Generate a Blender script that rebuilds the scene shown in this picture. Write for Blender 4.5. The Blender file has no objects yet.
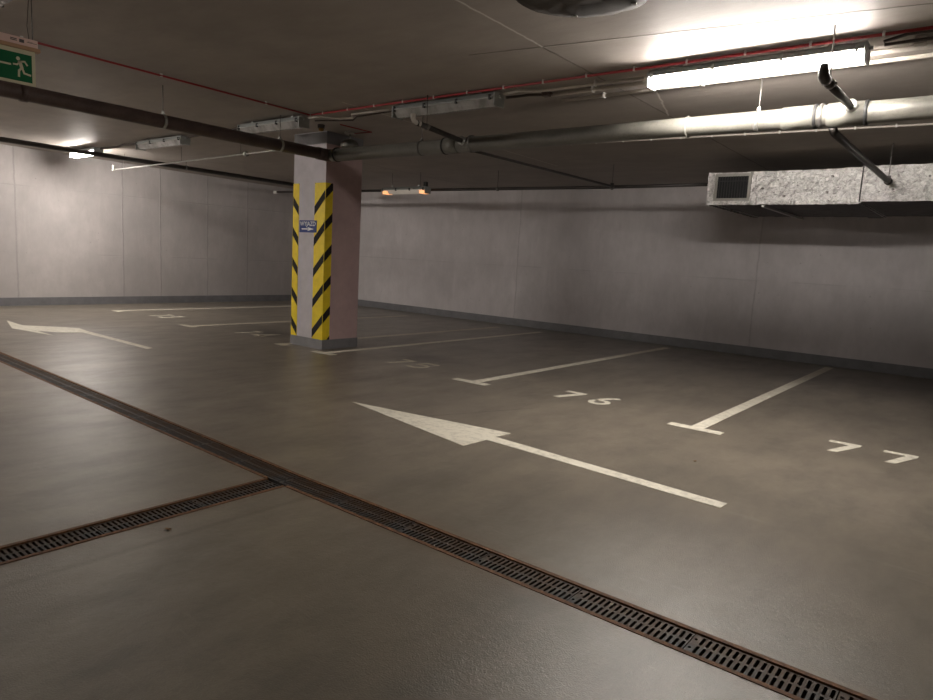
import bpy, bmesh, math, random
from mathutils import Vector, Matrix
random.seed(7)
S = bpy.context.scene
COL = S.collection
V = Vector
def ceil_z(y): return 3.074 - 0.0135*y

# ------------------------------------------------------------------ materials
class NT:
    def __init__(s, name):
        s.m = bpy.data.materials.new(name); s.m.use_nodes = True
        s.t = s.m.node_tree; s.t.nodes.clear()
        s.out = s.t.nodes.new('ShaderNodeOutputMaterial')
        s.b = s.t.nodes.new('ShaderNodeBsdfPrincipled')
        s.t.links.new(s.b.outputs[0], s.out.inputs[0])
        s.co = s.t.nodes.new('ShaderNodeTexCoord').outputs['Object']
    def n(s, typ, **kw):
        x = s.t.nodes.new(typ)
        for k, v in kw.items(): setattr(x, k, v)
        return x
    def lk(s, a, b): s.t.links.new(a, b)
    def math(s, op, a, b=None, c=None, clamp=False):
        x = s.n('ShaderNodeMath', operation=op); x.use_clamp = clamp
        for i, v in enumerate((a, b, c)):
            if v is None: continue
            if isinstance(v, (int, float)): x.inputs[i].default_value = v
            else: s.lk(v, x.inputs[i])
        return x.outputs[0]
    def noise(s, scale, detail=4, rough=.6, stretch=None, dist=0, off=None):
        co = s.co
        if stretch or off:
            mp = s.n('ShaderNodeMapping'); s.lk(co, mp.inputs[0])
            if stretch: mp.inputs['Scale'].default_value = stretch
            if off: mp.inputs['Location'].default_value = off
            co = mp.outputs[0]
        x = s.n('ShaderNodeTexNoise'); s.lk(co, x.inputs['Vector'])
        x.inputs['Scale'].default_value = scale; x.inputs['Detail'].default_value = detail
        x.inputs['Roughness'].default_value = rough; x.inputs['Distortion'].default_value = dist
        return x.outputs['Fac']
    def ramp(s, f, stops):
        x = s.n('ShaderNodeValToRGB'); s.lk(f, x.inputs[0])
        e = x.color_ramp.elements
        while len(e) < len(stops): e.new(.5)
        for i, (p, c) in enumerate(stops):
            e[i].position = p
            e[i].color = (c, c, c, 1) if isinstance(c, (int, float)) else (*c, 1)
        return x.outputs[0]
    def mix(s, f, a, b, mode='MIX'):
        x = s.n('ShaderNodeMix', data_type='RGBA', blend_type=mode)
        for i, v in ((0, f), (6, a), (7, b)):
            if isinstance(v, (int, float)): x.inputs[i].default_value = v
            elif isinstance(v, tuple): x.inputs[i].default_value = (*v, 1)
            else: s.lk(v, x.inputs[i])
        return x.outputs[2]
    def bump(s, h, strength=.3, dist=.01, prev=None):
        x = s.n('ShaderNodeBump'); s.lk(h, x.inputs['Height'])
        x.inputs['Strength'].default_value = strength; x.inputs['Distance'].default_value = dist
        if prev is not None: s.lk(prev, x.inputs['Normal'])
        s.lk(x.outputs[0], s.b.inputs['Normal']); return x.outputs[0]
    def set(s, k, v):
        i = s.b.inputs[k]
        if isinstance(v, tuple): i.default_value = (*v, 1)
        elif isinstance(v, (int, float)): i.default_value = v
        else: s.lk(v, i)
    def xyz(s):
        x = s.n('ShaderNodeSeparateXYZ'); s.lk(s.co, x.inputs[0]); return x.outputs
    def seg(s, u, v, p0, p1, w):
        """1 near the segment p0-p1 in the (u,v) plane"""
        dx, dy = p1[0]-p0[0], p1[1]-p0[1]; L2 = dx*dx+dy*dy
        a = s.math('SUBTRACT', u, p0[0]); b = s.math('SUBTRACT', v, p0[1])
        t = s.math('ADD', s.math('MULTIPLY', a, dx/L2), s.math('MULTIPLY', b, dy/L2), clamp=True)
        ex = s.math('SUBTRACT', a, s.math('MULTIPLY', t, dx)); ey = s.math('SUBTRACT', b, s.math('MULTIPLY', t, dy))
        d = s.math('SQRT', s.math('ADD', s.math('MULTIPLY', ex, ex), s.math('MULTIPLY', ey, ey)))
        return s.math('SUBTRACT', 1, s.math('DIVIDE', d, w), clamp=True)
    def ell(s, u, v, c, rx, ry):
        a = s.math('DIVIDE', s.math('SUBTRACT', u, c[0]), rx); b = s.math('DIVIDE', s.math('SUBTRACT', v, c[1]), ry)
        d = s.math('SQRT', s.math('ADD', s.math('MULTIPLY', a, a), s.math('MULTIPLY', b, b)))
        return s.math('SUBTRACT', 1, d, clamp=True)

def simple(name, col, rough=.6, metal=0, var=.15, scale=12, bump=.1, spec=.5):
    t = NT(name)
    f = t.noise(scale, 5, .65)
    t.set('Base Color', t.ramp(f, [(.3, tuple(c*(1-var) for c in col)), (.7, tuple(min(1, c*(1+var)) for c in col))]))
    t.set('Roughness', rough); t.set('Metallic', metal); t.set('Specular IOR Level', spec)
    if bump: t.bump(t.noise(scale*6, 3), bump, .002)
    return t.m

def floor_mat():
    t = NT('sealed floor'); u, v, w = t.xyz()
    big = t.noise(.55, 5, .6, off=(3, 1, 0)); mid = t.noise(3.2, 6, .7, stretch=(1, .45, 1)); fine = t.noise(60, 4, .7)
    c = t.ramp(big, [(.3, (.170, .146, .114)), (.55, (.228, .196, .153)), (.75, (.270, .236, .192))])
    c = t.mix(t.ramp(mid, [(.38, 0.0), (.68, .85)]), c, (.125, .110, .088))
    c = t.mix(t.ramp(fine, [(.35, .22), (.6, 0.0)]), c, (.10, .09, .075))
    # scuffs
    sc = t.noise(9, 3, .5, stretch=(.25, 2.2, 1), dist=1.2)
    c = t.mix(t.ramp(sc, [(.66, 0.0), (.72, .16)]), c, (.33, .30, .26))
    # damp patches, crack, repaired seam
    n2 = t.noise(5, 4, .6)
    st = t.math('MAXIMUM', t.ell(u, v, (-6.05, 6.75), .9, .45), t.ell(u, v, (-9.25, 6.4), .8, .5))
    st = t.math('MULTIPLY', st, t.math('MULTIPLY', n2, 1.9), clamp=True)
    c = t.mix(st, c, (.07, .06, .047))
    cr = t.seg(u, v, (-3.95, 3.95), (-3.40, 5.33), .012)
    c = t.mix(t.math('MULTIPLY', cr, t.ramp(t.noise(14), [(.38, .2), (.5, 1.0)])), c, (.05, .045, .035))
    for a, b in (((-2.985, -2), (-2.94, 2.30)),):
        c = t.mix(t.math('MULTIPLY', t.seg(u, v, a, b, .035), .55), c, (.09, .08, .065))
    # dirt and rust staining beside the drains
    d1 = t.math('MAXIMUM', t.seg(u, v, (-15, 2.66), (-3.2, 2.425), .2), t.seg(u, v, (-3.2, 2.425), (5, 2.425), .2))
    d1 = t.math('MAXIMUM', d1, t.seg(u, v, (-3.265, -4), (-3.265, 2.4), .2))
    d1 = t.math('MULTIPLY', d1, t.math('MULTIPLY', n2, 1.1), clamp=True)
    c = t.mix(d1, c, (.15, .10, .062))
    t.set('Base Color', c)
    t.set('Roughness', t.math('MAXIMUM', .30, t.math('ADD', t.math('MULTIPLY', big, .12), t.math('ADD', t.math('MULTIPLY', mid, .24), .14))))
    t.set('Specular IOR Level', .75)
    n = t.bump(t.noise(150, 3, .6), .9, .0022)
    n = t.bump(mid, .3, .008, n); n = t.bump(t.noise(7, 4, .6), .3, .006, n); t.bump(t.noise(40, 2, .5), .3, .003, n)
    return t.m

def concrete(name, base, axis, seams, hseams, bright=1.0):
    t = NT(name); o = t.xyz(); u = o[axis]; z = o[2]
    big = t.noise(.7, 5, .62); mid = t.noise(4.5, 6, .7, stretch=(1, 1, .5)); fine = t.noise(55, 3, .7)
    k = lambda f: tuple(c*f*bright for c in base)
    c = t.ramp(big, [(.3, k(.86)), (.7, k(1.1))])
    c = t.mix(t.ramp(mid, [(.3, .45), (.62, 0.0)]), c, k(.74))
    c = t.mix(t.ramp(t.noise(2.3, 6, .7, stretch=(1.6, 1.6, .22)), [(.55, 0.0), (.75, .35)]), c, k(1.22))
    # air pores
    vo = t.n('ShaderNodeTexVoronoi'); vo.inputs['Scale'].default_value = 5.5; t.lk(t.co, vo.inputs['Vector'])
    pore = t.math('SUBTRACT', 1, t.math('DIVIDE', vo.outputs['Distance'], .085), clamp=True)
    pore = t.math('MULTIPLY', pore, t.ramp(t.noise(1.4, 2), [(.45, 0.0), (.6, 1.0)]))
    c = t.mix(t.math('MULTIPLY', pore, .7), c, k(.4))
    ln = None
    wob = t.math('MULTIPLY', t.math('SUBTRACT', t.noise(3, 3), .5), .05)
    uu = t.math('ADD', u, wob)
    for sx in seams:
        d = t.math('ABSOLUTE', t.math('SUBTRACT', uu, sx)); q = t.math('SUBTRACT', 1, t.math('DIVIDE', d, .02), clamp=True)
        ln = q if ln is None else t.math('MAXIMUM', ln, q)
    for hz in hseams:
        d = t.math('ABSOLUTE', t.math('SUBTRACT', z, hz)); q = t.math('SUBTRACT', 1, t.math('DIVIDE', d, .012), clamp=True)
        q = t.math('MULTIPLY', q, t.ramp(t.noise(.9, 2), [(.42, 0.0), (.6, .9)]))
        ln = q if ln is None else t.math('MAXIMUM', ln, q)
    if ln is not None: c = t.mix(t.math('MULTIPLY', ln, t.ramp(fine, [(.3, .3), (.7, .8)])), c, k(.62))
    t.set('Base Color', c); t.set('Roughness', .72); t.set('Specular IOR Level', .3)
    n = t.bump(mid, .25, .012); n = t.bump(fine, .25, .004, n)
    if ln is not None: t.bump(ln, .6, .008, n)
    return t.m

def ceiling_mat():
    t = NT('ceiling concrete'); u, v, w = t.xyz()
    big = t.noise(.6, 4, .6); mid = t.noise(3, 6, .7, stretch=(.5, 1, 1)); fine = t.noise(70, 3, .7)
    c = t.ramp(big, [(.3, (.33, .295, .265)), (.7, (.42, .378, .342))])
    c = t.mix(t.ramp(mid, [(.35, .35), (.6, 0.0)]), c, (.24, .215, .19))
    jag = t.math('MULTIPLY', t.math('SUBTRACT', t.noise(8, 3), .5), .03)
    uj = t.math('ADD', u, jag); vj = t.math('ADD', v, jag)
    dark = t.seg(uj, vj, (-3.6, 4.36), (2.5, 5.35), .018)
    for sx, y0, y1 in ((-2.97, 4.4, 11.8), (-1.42, 4.75, 5.1), (-9.2, 5, 11.8), (.2, -6, 11)):
        dark = t.math('MAXIMUM', dark, t.seg(uj, vj, (sx, y0), (sx, y1), .015))
    light = t.math('MAXIMUM', t.seg(uj, vj, (-2.97, -6), (-2.97, 4.46), .014), t.seg(uj, vj, (-2.60, 5.6), (-2.97, 6.9), .015))
    light = t.math('MAXIMUM', light, t.seg(uj, vj, (-5.9, 5.0), (-5.9, 9.5), .012))
    c = t.mix(t.math('MULTIPLY', dark, .75), c, (.10, .09, .08))
    c = t.mix(t.math('MULTIPLY', light, .9), c, (.75, .72, .68))
    t.set('Base Color', c); t.set('Roughness', .62); t.set('Specular IOR Level', .35)
    n = t.bump(mid, .3, .01); n = t.bump(fine, .2, .003, n); t.bump(dark, .5, .006, n)
    return t.m

def foil_mat():
    t = NT('crinkled foil')
    vo = t.n('ShaderNodeTexVoronoi'); vo.inputs['Scale'].default_value = 26; t.lk(t.co, vo.inputs['Vector'])
    a = t.noise(20, 7, .72, dist=.8); b = t.noise(3, 4, .7); c = t.noise(60, 4, .7)
    t.set('Base Color', t.ramp(a, [(.3, (.30, .29, .285)), (.58, (.72, .705, .69))]))
    t.set('Metallic', .95); t.set('Roughness', t.ramp(c, [(.3, .26), (.7, .45)]))
    n = t.bump(a, .6, .022); n = t.bump(vo.outputs['Distance'], .25, .010, n); n = t.bump(c, .2, .003, n); t.bump(b, .5, .08, n)
    return t.m

def paint_mat(name, col, wear, rough=.55):
    t = NT(name)
    f = t.noise(16, 7, .75); g = t.noise(2.5, 4, .6)
    m = t.ramp(t.math('ADD', t.math('MULTIPLY', f, .75), t.math('MULTIPLY', g, .25)), [(.36, wear), (.53, 0.0)])
    t.set('Base Color', t.mix(m, col, (.30, .28, .23))); t.set('Roughness', rough)
    t.bump(t.noise(90, 3), .3, .002)
    return t.m

def pipe_mat(name, a, b, rough, metal, spots=.0):
    t = NT(name)
    f = t.noise(5, 6, .7, stretch=(.4, 1, 1)); g = t.noise(45, 4, .7)
    c = t.ramp(f, [(.32, a), (.66, b)])
    c = t.mix(t.ramp(g, [(.5, 0.0), (.7, .35)]), c, tuple(x*.6 for x in a))
    t.set('Base Color', c); t.set('Roughness', rough); t.set('Metallic', metal)
    t.bump(g, .2, .002)
    return t.m

def rust_mat():
    t = NT('rusty iron edge')
    f = t.noise(22, 6, .75)
    t.set('Base Color', t.ramp(f, [(.3, (.045, .025, .014)), (.5, (.13, .06, .026)), (.72, (.27, .13, .055))]))
    t.set('Roughness', .75); t.set('Metallic', .2); t.bump(f, .6, .004)
    return t.m

def iron_mat():
    t = NT('worn cast iron')
    f = t.noise(1.6, 5, .7); g = t.noise(40, 5, .7)
    c = t.ramp(f, [(.42, (.060, .036, .022)), (.58, (.055, .056, .057))])
    c = t.mix(t.ramp(g, [(.5, 0.0), (.72, .5)]), c, (.11, .07, .04))
    t.set('Base Color', c); t.set('Metallic', .3); t.set('Roughness', t.ramp(g, [(.3, .45), (.7, .75)]))
    t.set('Specular IOR Level', .35); t.bump(g, .5, .003)
    return t.m

def emit_mat(name, col, strength, base=(.8, .8, .8)):
    t = NT(name); t.set('Base Color', base); t.set('Emission Color', col); t.set('Emission Strength', strength)
    t.set('Roughness', .4); return t.m

def clear_mat():
    t = NT('ribbed clear cover')
    w = t.n('ShaderNodeTexWave'); w.inputs['Scale'].default_value = 60; w.bands_direction = 'X'; t.lk(t.co, w.inputs['Vector'])
    f = t.noise(3, 4, .6, stretch=(1.5, 1, 1))
    t.set('Base Color', t.ramp(f, [(.35, (.26, .255, .245)), (.6, (.50, .49, .475))]))
    t.set('Roughness', .16); t.set('Specular IOR Level', .8); t.set('Transmission Weight', .25); t.set('Coat Weight', .6); t.set('Coat Roughness', .08)
    t.bump(w.outputs['Fac'], .25, .002)
    return t.m

M = dict(
 floor=floor_mat(), ceiling=ceiling_mat(),
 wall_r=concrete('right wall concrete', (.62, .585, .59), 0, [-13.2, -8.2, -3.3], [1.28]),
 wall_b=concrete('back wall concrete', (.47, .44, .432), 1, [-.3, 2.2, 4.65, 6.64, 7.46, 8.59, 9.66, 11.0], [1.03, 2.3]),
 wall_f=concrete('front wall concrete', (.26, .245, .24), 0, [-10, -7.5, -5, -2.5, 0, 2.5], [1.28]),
 base=simple('grey skirting paint', (.175, .175, .185), .5, 0, .15, 6),
 col=simple('grey lilac column paint', (.52, .485, .51), .55, 0, .10, 5, .15),
 colside=simple('dusty pink column side', (.52, .375, .37), .55, 0, .10, 4, .15),  # right side face, pinker than the front
 colbase=simple('grey plinth paint and top shade', (.21, .205, .215), .5, 0, .12, 8),
 yellow=simple('yellow guard', (.88, .66, .025), .42, 0, .10, 9, .08),
 black=simple('black stripe', (.014, .012, .011), .85, 0, .2, 12, .05),
 mark=paint_mat('white road paint', (.74, .70, .59), .6),
 markold=paint_mat('worn road paint', (.56, .51, .41), .7),
 pipe=pipe_mat('grey pipe', (.12, .116, .102), (.215, .208, .182), .42, .15),
 brown=pipe_mat('brown pipe', (.065, .043, .038), (.115, .078, .068), .5, 0),
 dark=pipe_mat('dark pipe', (.035, .030, .028), (.06, .052, .048), .45, .2),
 zinc=simple('galvanised metal', (.42, .42, .40), .38, .8, .2, 30),
 steel=simple('threaded rod', (.20, .19, .18), .45, .7, .2, 60),
 rubber=simple('black rubber', (.02, .02, .02), .6, 0, .1, 30),
 red=simple('red cable', (.30, .018, .022), .45, 0, .1, 30),
 clip=simple('white clip', (.62, .60, .57), .5, 0, .1, 40),
 conduit=simple('cream conduit', (.52, .48, .43), .42, 0, .08, 20),
 cable=simple('dark cable', (.07, .055, .05), .55, 0, .1, 20),
 housing=simple('grey lamp housing', (.36, .38, .37), .45, 0, .06, 20),
 under=simple('shaded duct underside', (.075, .065, .068), .6, .2, .15, 3), foil=foil_mat(), grille=simple('grille metal', (.34, .33, .30), .45, .5, .1, 20),  # under: shade below the duct put into a dark colour
 void=simple('dark interior', (.012, .012, .013), .8, 0, .1, 5),
 blue=simple('blue sign', (.022, .045, .20), .4, 0, .06, 10, 0),
 white=simple('white sign print', (.78, .78, .78), .45, 0, .02, 10, 0),
 green=simple('green sign', (.001, .095, .030), .6, 0, .05, 6, 0, .2),
 cream=simple('luminescent cream', (.50, .46, .30), .5, 0, .05, 8, 0),
 casing=simple('pinkish casing', (.62, .43, .37), .45, 0, .05, 10, 0),
 ochre=simple('ochre casing side', (.36, .20, .10), .5, 0, .05, 10, 0),
 ink=simple('printed ink', (.05, .04, .04), .5, 0, .05, 10, 0),
 iron=iron_mat(), rust=rust_mat(),
 wool=pipe_mat('dark insulation', (.03, .025, .022), (.075, .062, .052), .8, 0),
 brass=simple('aged brass', (.30, .17, .05), .4, .7, .2, 30),
 clear=clear_mat(),
 lit=emit_mat('lit cover', (1.0, .925, .85), 14.0),
 litside=emit_mat('lit cover side', (1.0, .925, .85), 46.0),
 glow=emit_mat('dim cover', (1.0, .85, .70), .03, (.55, .52, .48)),
 ember=emit_mat('dim tube end', (1.0, .36, .10), .28),
 leaf=simple('dry leaf', (.25, .15, .08), .7, 0, .2, 50),
)

# ------------------------------------------------------------------ mesh helpers
class MB:
    def __init__(s): s.bm = bmesh.new()
    def face(s, pts, mi=0):
        vs = [s.bm.verts.new(V(p)) for p in pts]
        f = s.bm.faces.new(vs); f.material_index = mi; return f
    def box(s, lo, hi, mi=0, mat=None):
        x0, y0, z0 = lo; x1, y1, z1 = hi
        P = [(x0,y0,z0),(x1,y0,z0),(x1,y1,z0),(x0,y1,z0),(x0,y0,z1),(x1,y0,z1),(x1,y1,z1),(x0,y1,z1)]
        vs = [s.bm.verts.new(mat @ V(p) if mat else V(p)) for p in P]
        for q in ((0,3,2,1),(4,5,6,7),(0,1,5,4),(1,2,6,5),(2,3,7,6),(3,0,4,7)):
            s.bm.faces.new([vs[i] for i in q]).material_index = mi
        return s
    def tube(s, pts, r, seg=14, mi=0, cap=True):
        pts = [V(p) for p in pts]; rs = r if isinstance(r, (list, tuple)) else [r]*len(pts)
        rings = []; up = None
        for i, p in enumerate(pts):
            if i == 0: d = pts[1]-p
            elif i == len(pts)-1: d = p-pts[i-1]
            else: d = (pts[i+1]-p).normalized()+(p-pts[i-1]).normalized()
            d.normalize()
            if up is None: up = V((0, 0, 1)) if abs(d.z) < .9 else V((1, 0, 0))
            a = d.cross(up).normalized(); b = a.cross(d).normalized(); up = b
            rings.append([s.bm.verts.new(p + (a*math.cos(t)+b*math.sin(t))*rs[i]) for t in [2*math.pi*k/seg for k in range(seg)]])
        for A, B in zip(rings, rings[1:]):
            for k in range(seg):
                f = s.bm.faces.new([A[k], A[(k+1) % seg], B[(k+1) % seg], B[k]]); f.material_index = mi; f.smooth = seg > 6
        if cap:
            s.bm.faces.new(rings[0]).material_index = mi; s.bm.faces.new(rings[-1][::-1]).material_index = mi
        return s
    def ring(s, c, axis, r0, r1, w, seg=20, mi=0):
        c = V(c); a = V(axis).normalized()
        s.tube([c-a*(w/2+.0005), c-a*w/2, c+a*w/2, c+a*(w/2+.0005)], [r0, r1, r1, r0], seg, mi); return s
    def prism(s, pts, z0, z1, mi=0):
        n = len(pts)
        area = sum(pts[i][0]*pts[(i+1) % n][1]-pts[(i+1) % n][0]*pts[i][1] for i in range(n))
        if area < 0: pts = pts[::-1]
        b = [s.bm.verts.new((x, y, z0)) for x, y in pts]; t = [s.bm.verts.new((x, y, z1)) for x, y in pts]
        s.bm.faces.new(t).material_index = mi; s.bm.faces.new(b[::-1]).material_index = mi
        for i in range(n): s.bm.faces.new([b[i], b[(i+1) % n], t[(i+1) % n], t[i]]).material_index = mi
        return s
    def extr(s, prof, path_a, path_b, mi=0):
        """profile points (as 3D offsets) swept from a to b"""
        a = [s.bm.verts.new(V(path_a)+V(p)) for p in prof]; b = [s.bm.verts.new(V(path_b)+V(p)) for p in prof]
        n = len(prof)
        for i in range(n): s.bm.faces.new([a[i], a[(i+1) % n], b[(i+1) % n], b[i]]).material_index = mi
        s.bm.faces.new(a[::-1]).material_index = mi; s.bm.faces.new(b).material_index = mi
        return s
    def done(s, name, mats, parent=None, loc=None, bevel=0):
        bmesh.ops.recalc_face_normals(s.bm, faces=s.bm.faces)
        if bevel:
            bmesh.ops.bevel(s.bm, geom=[e for e in s.bm.edges if len(e.link_faces) == 2 and e.calc_face_angle(0) > .6], offset=bevel, segments=2, affect='EDGES', profile=.6)
        me = bpy.data.meshes.new(name); 
        if loc is not None: bmesh.ops.translate(s.bm, verts=s.bm.verts, vec=-V(loc))
        s.bm.to_mesh(me); s.bm.free()
        for m in (mats if isinstance(mats, (list, tuple)) else [mats]): me.materials.append(M[m] if isinstance(m, str) else m)
        o = bpy.data.objects.new(name, me); COL.objects.link(o)
        if loc is not None: o.location = loc
        if parent: o.parent = parent
        return o

def thing(name, label, cat, loc=(0, 0, 0), group=None):
    o = bpy.data.objects.new(name, None); COL.objects.link(o); o.location = loc; o.empty_display_size = .1
    return tag(o, label, cat, group)
def tag(o, label, cat, group=None):
    o['label'] = label; o['category'] = cat
    if group: o['group'] = group
    return o
def struct(o, label=None):
    o['kind'] = 'structure'
    if label: o['label'] = label
    return o
def part_at(mb, name, mat, parent, bevel=0):
    """mesh written in world coordinates, parented under an un-rotated thing"""
    bmesh.ops.translate(mb.bm, verts=mb.bm.verts, vec=-parent.location)
    return mb.done(name, mat, parent, bevel=bevel)

# ------------------------------------------------------------------ room shell
X0, X1, Y0, Y1 = -14.85, 8.0, -6.0, 11.9
# drain geometry: the main run bends slightly where the side branch meets it
JX = -3.265; A = (X0, 2.665); J = (JX, 2.425); B = (6.0, 2.425); HW = .098
def up(p, d): return (p[0], p[1]+d)
mb = MB()
def fl(pts): mb.face([(x, y, 0) for x, y in pts])
sx0, sx1 = JX-HW, JX+HW; SY = -4.0
fl([up(A, HW), up(J, HW), up(B, HW), (X1, B[1]+HW), (X1, Y1), (X0, Y1)])
yl = J[1]-HW+.002
fl([(X0, Y0), (sx0, Y0), (sx0, SY), (sx0, yl), up(A, -HW)])
fl([(sx0, Y0), (sx1, Y0), (sx1, SY), (sx0, SY)])
fl([(sx1, Y0), (X1, Y0), (X1, B[1]-HW), up(B, -HW), (sx1, yl), (sx1, SY)])
fl([up(B, -HW), (X1, B[1]-HW), (X1, B[1]+HW), up(B, HW)])
# side walls and bottom of the recess for the channels, so the floor is a slab with depth
for f in list(mb.bm.faces):
    if f.normal.z < 0: f.normal_flip()
for f in list(mb.bm.faces): f.normal_update()
mb.box((X0, Y0, -.30), (X1, Y1, -.20))
floor = mb.done('floor', 'floor'); struct(floor)

mb = MB()
cz = ceil_z
vs = [(X0, Y0, cz(Y0)), (X1, Y0, cz(Y0)), (X1, Y1, cz(Y1)), (X0, Y1, cz(Y1))]
mb.face(vs); mb.face([(x, y, z+.25) for x, y, z in vs])
for i in range(4):
    a, b = vs[i], vs[(i+1) % 4]; mb.face([a, b, (b[0], b[1], b[2]+.25), (a[0], a[1], a[2]+.25)])
ceiling = mb.done('ceiling', 'ceiling'); struct(ceiling)
struct(MB().box((X0-.25, Y1, -.2), (X1+.25, Y1+.25, cz(Y1)+.2)).done('wall_right', 'wall_r'))
struct(MB().box((X0-.25, Y0-.25, -.2), (X0, Y1, 3.3)).done('wall_back', 'wall_b'))
struct(MB().box((X0-.25, Y0-.25, -.2), (X1+.25, Y0, 3.4)).done('wall_left', 'wall_f'))
struct(MB().box((X1, Y0, -.2), (X1+.25, Y1, 3.4)).done('wall_front', 'wall_f'))
struct(MB().box((X0+.012, Y1-.012, 0), (X1, Y1, .155)).done('baseboard_right', 'base'))
struct(MB().box((X0, Y0, 0), (X0+.012, Y1, .16)).done('baseboard_back', 'base'))
# vertical mortar run / form-tie spacer left in the back wall joint
# ------------------------------------------------------------------ floor markings (parts of the floor)
PT = .0025
def mark(name, polys, label, mat='mark'):
    m = MB()
    for p in polys: m.prism(p, .0003, PT)
    o = m.done(name, mat, floor); o['label'] = label; return o
def rect(x0, x1, y0, y1, dx=0): return [(x0, y0), (x1, y0), (x1+dx, y1), (x0+dx, y1)]
def stroke(pts, w, closed=False):
    """thick polyline as a list of quads with overlap at the joints merged into one outline"""
    n = len(pts); P = [V((a, b)) for a, b in pts]; Lf = []; Rt = []
    for i in range(n):
        if closed: d0 = (P[i]-P[i-1]).normalized(); d1 = (P[(i+1) % n]-P[i]).normalized()
        else:
            d0 = (P[i]-P[i-1]).normalized() if i else (P[1]-P[0]).normalized()
            d1 = (P[i+1]-P[i]).normalized() if i < n-1 else d0
        t = (d0+d1).normalized(); nn = V((-t.y, t.x)); k = w/2/max(.45, nn.dot(V((-d1.y, d1.x))))
        Lf.append(P[i]+nn*k); Rt.append(P[i]-nn*k)
    out = []
    rng = range(n) if closed else range(n-1)
    for i in rng:
        j = (i+1) % n; out.append([tuple(Lf[i]), tuple(Lf[j]), tuple(Rt[j]), tuple(Rt[i])])
    return out
bays = [(-1.995, 5.93, 11.66, 'mark', (-2.24, -1.76), 'white T-ended bay line between numbers 76 and 77'),
        (-4.57, 5.98, 11.50, 'mark', (-4.84, -4.37), 'white T-ended bay line between numbers 75 and 76'),
        (-7.14, 5.93, 11.35, 'mark', (-7.36, -6.93), 'white bay line starting at the foot of the column, left of 75'),
        (-8.12, 5.93, 11.25, 'markold', (-8.20, -7.98), 'thin white bay line running out from behind the column'),
        (-10.62, 5.90, 11.10, 'markold', (-10.88, -10.45), 'white T-ended bay line between numbers 73 and 74'),
        (-13.42, 5.93, 11.10, 'mark', (-13.52, -13.22), 'farthest white bay line, nearest to the back wall')]
for x, y0, y1, mt, tb, lab in bays:
    polys = [rect(x-.06, x+.06, y0-.02, y1), rect(tb[0], tb[1], y0-.135, y0-.02)]
    mark('bay_line', polys, lab, mt)
def seven(x, y, w=.24, h=.42, tb=.075, td=.072):
    return [[(x, y+h), (x+w, y+h), (x+w, y+h-tb*.7), (x+w*.98, y+h-tb), (x, y+h-tb)],
            [(x+w, y+h-tb), (x+w-td*1.15, y+h-tb), (x+.05, y), (x+.05+td, y)]]
mark('bay_number', seven(-1.02, 6.02) + seven(-.615, 6.02), 'white painted bay number 77')
def arc(cx, cy, rx, ry, a0, a1, n): return [(cx+rx*math.cos(math.radians(a0+(a1-a0)*i/n)), cy+ry*math.sin(math.radians(a0+(a1-a0)*i/n))) for i in range(n+1)]
six = stroke(arc(-3.105, 6.145, .085, .092, 0, 360, 20)[:-1], .058, True) + stroke([(-3.182, 6.19), (-3.15, 6.30), (-3.09, 6.40), (-3.02, 6.455)], .062)
mark('bay_number', seven(-3.625, 6.01, .235, .41) + six, 'white painted bay number 76')
five = stroke([(-5.56, 6.43), (-5.755, 6.43), (-5.765, 6.27)], .055) + stroke([(-5.78, 6.265), (-5.66, 6.285), (-5.585, 6.25), (-5.562, 6.18), (-5.59, 6.11), (-5.66, 6.07), (-5.78, 6.085)], .055)
mark('bay_number', seven(-6.17, 6.02, .22, .42, .06, .065) + five, 'white painted bay number 75', 'markold')
four = stroke([(-9.04, 6.03), (-9.04, 6.45), (-9.27, 6.16), (-8.96, 6.16)], .055)
mark('bay_number', seven(-9.62, 6.02, .22, .42, .06, .065) + four, 'faint painted bay number 74', 'markold')
three = stroke([(-12.16, 6.43), (-11.98, 6.43), (-12.07, 6.29), (-11.99, 6.25), (-11.96, 6.17), (-12.0, 6.09), (-12.08, 6.06), (-12.18, 6.09)], .06)
mark('bay_number', seven(-12.50, 6.02, .22, .42, .06, .065) + three, 'white painted bay number 73, nearest the back wall', 'mark')
mark('direction_arrow', [[(-4.63, 4.145), (-2.985, 4.392), (-3.0, 4.20), (-3.0, 4.085), (-3.01, 3.812)], [(-3.0, 4.205), (-1.153, 4.082), (-1.160, 3.975), (-3.0, 4.085)]],
     'long white arrow pointing left in the driving lane')
mark('direction_arrow', [[(-12.365, 3.696), (-11.642, 3.681), (-11.351, 3.957), (-10.976, 4.235), (-10.529, 4.196), (-10.47, 4.085), (-10.572, 3.862), (-10.904, 3.631), (-10.314, 3.635), (-11.332, 3.449)], [(-10.56, 4.20), (-8.60, 4.20), (-8.56, 4.11), (-10.50, 4.085)]],
     'pale bent arrow at far left in front of the back wall')

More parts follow.
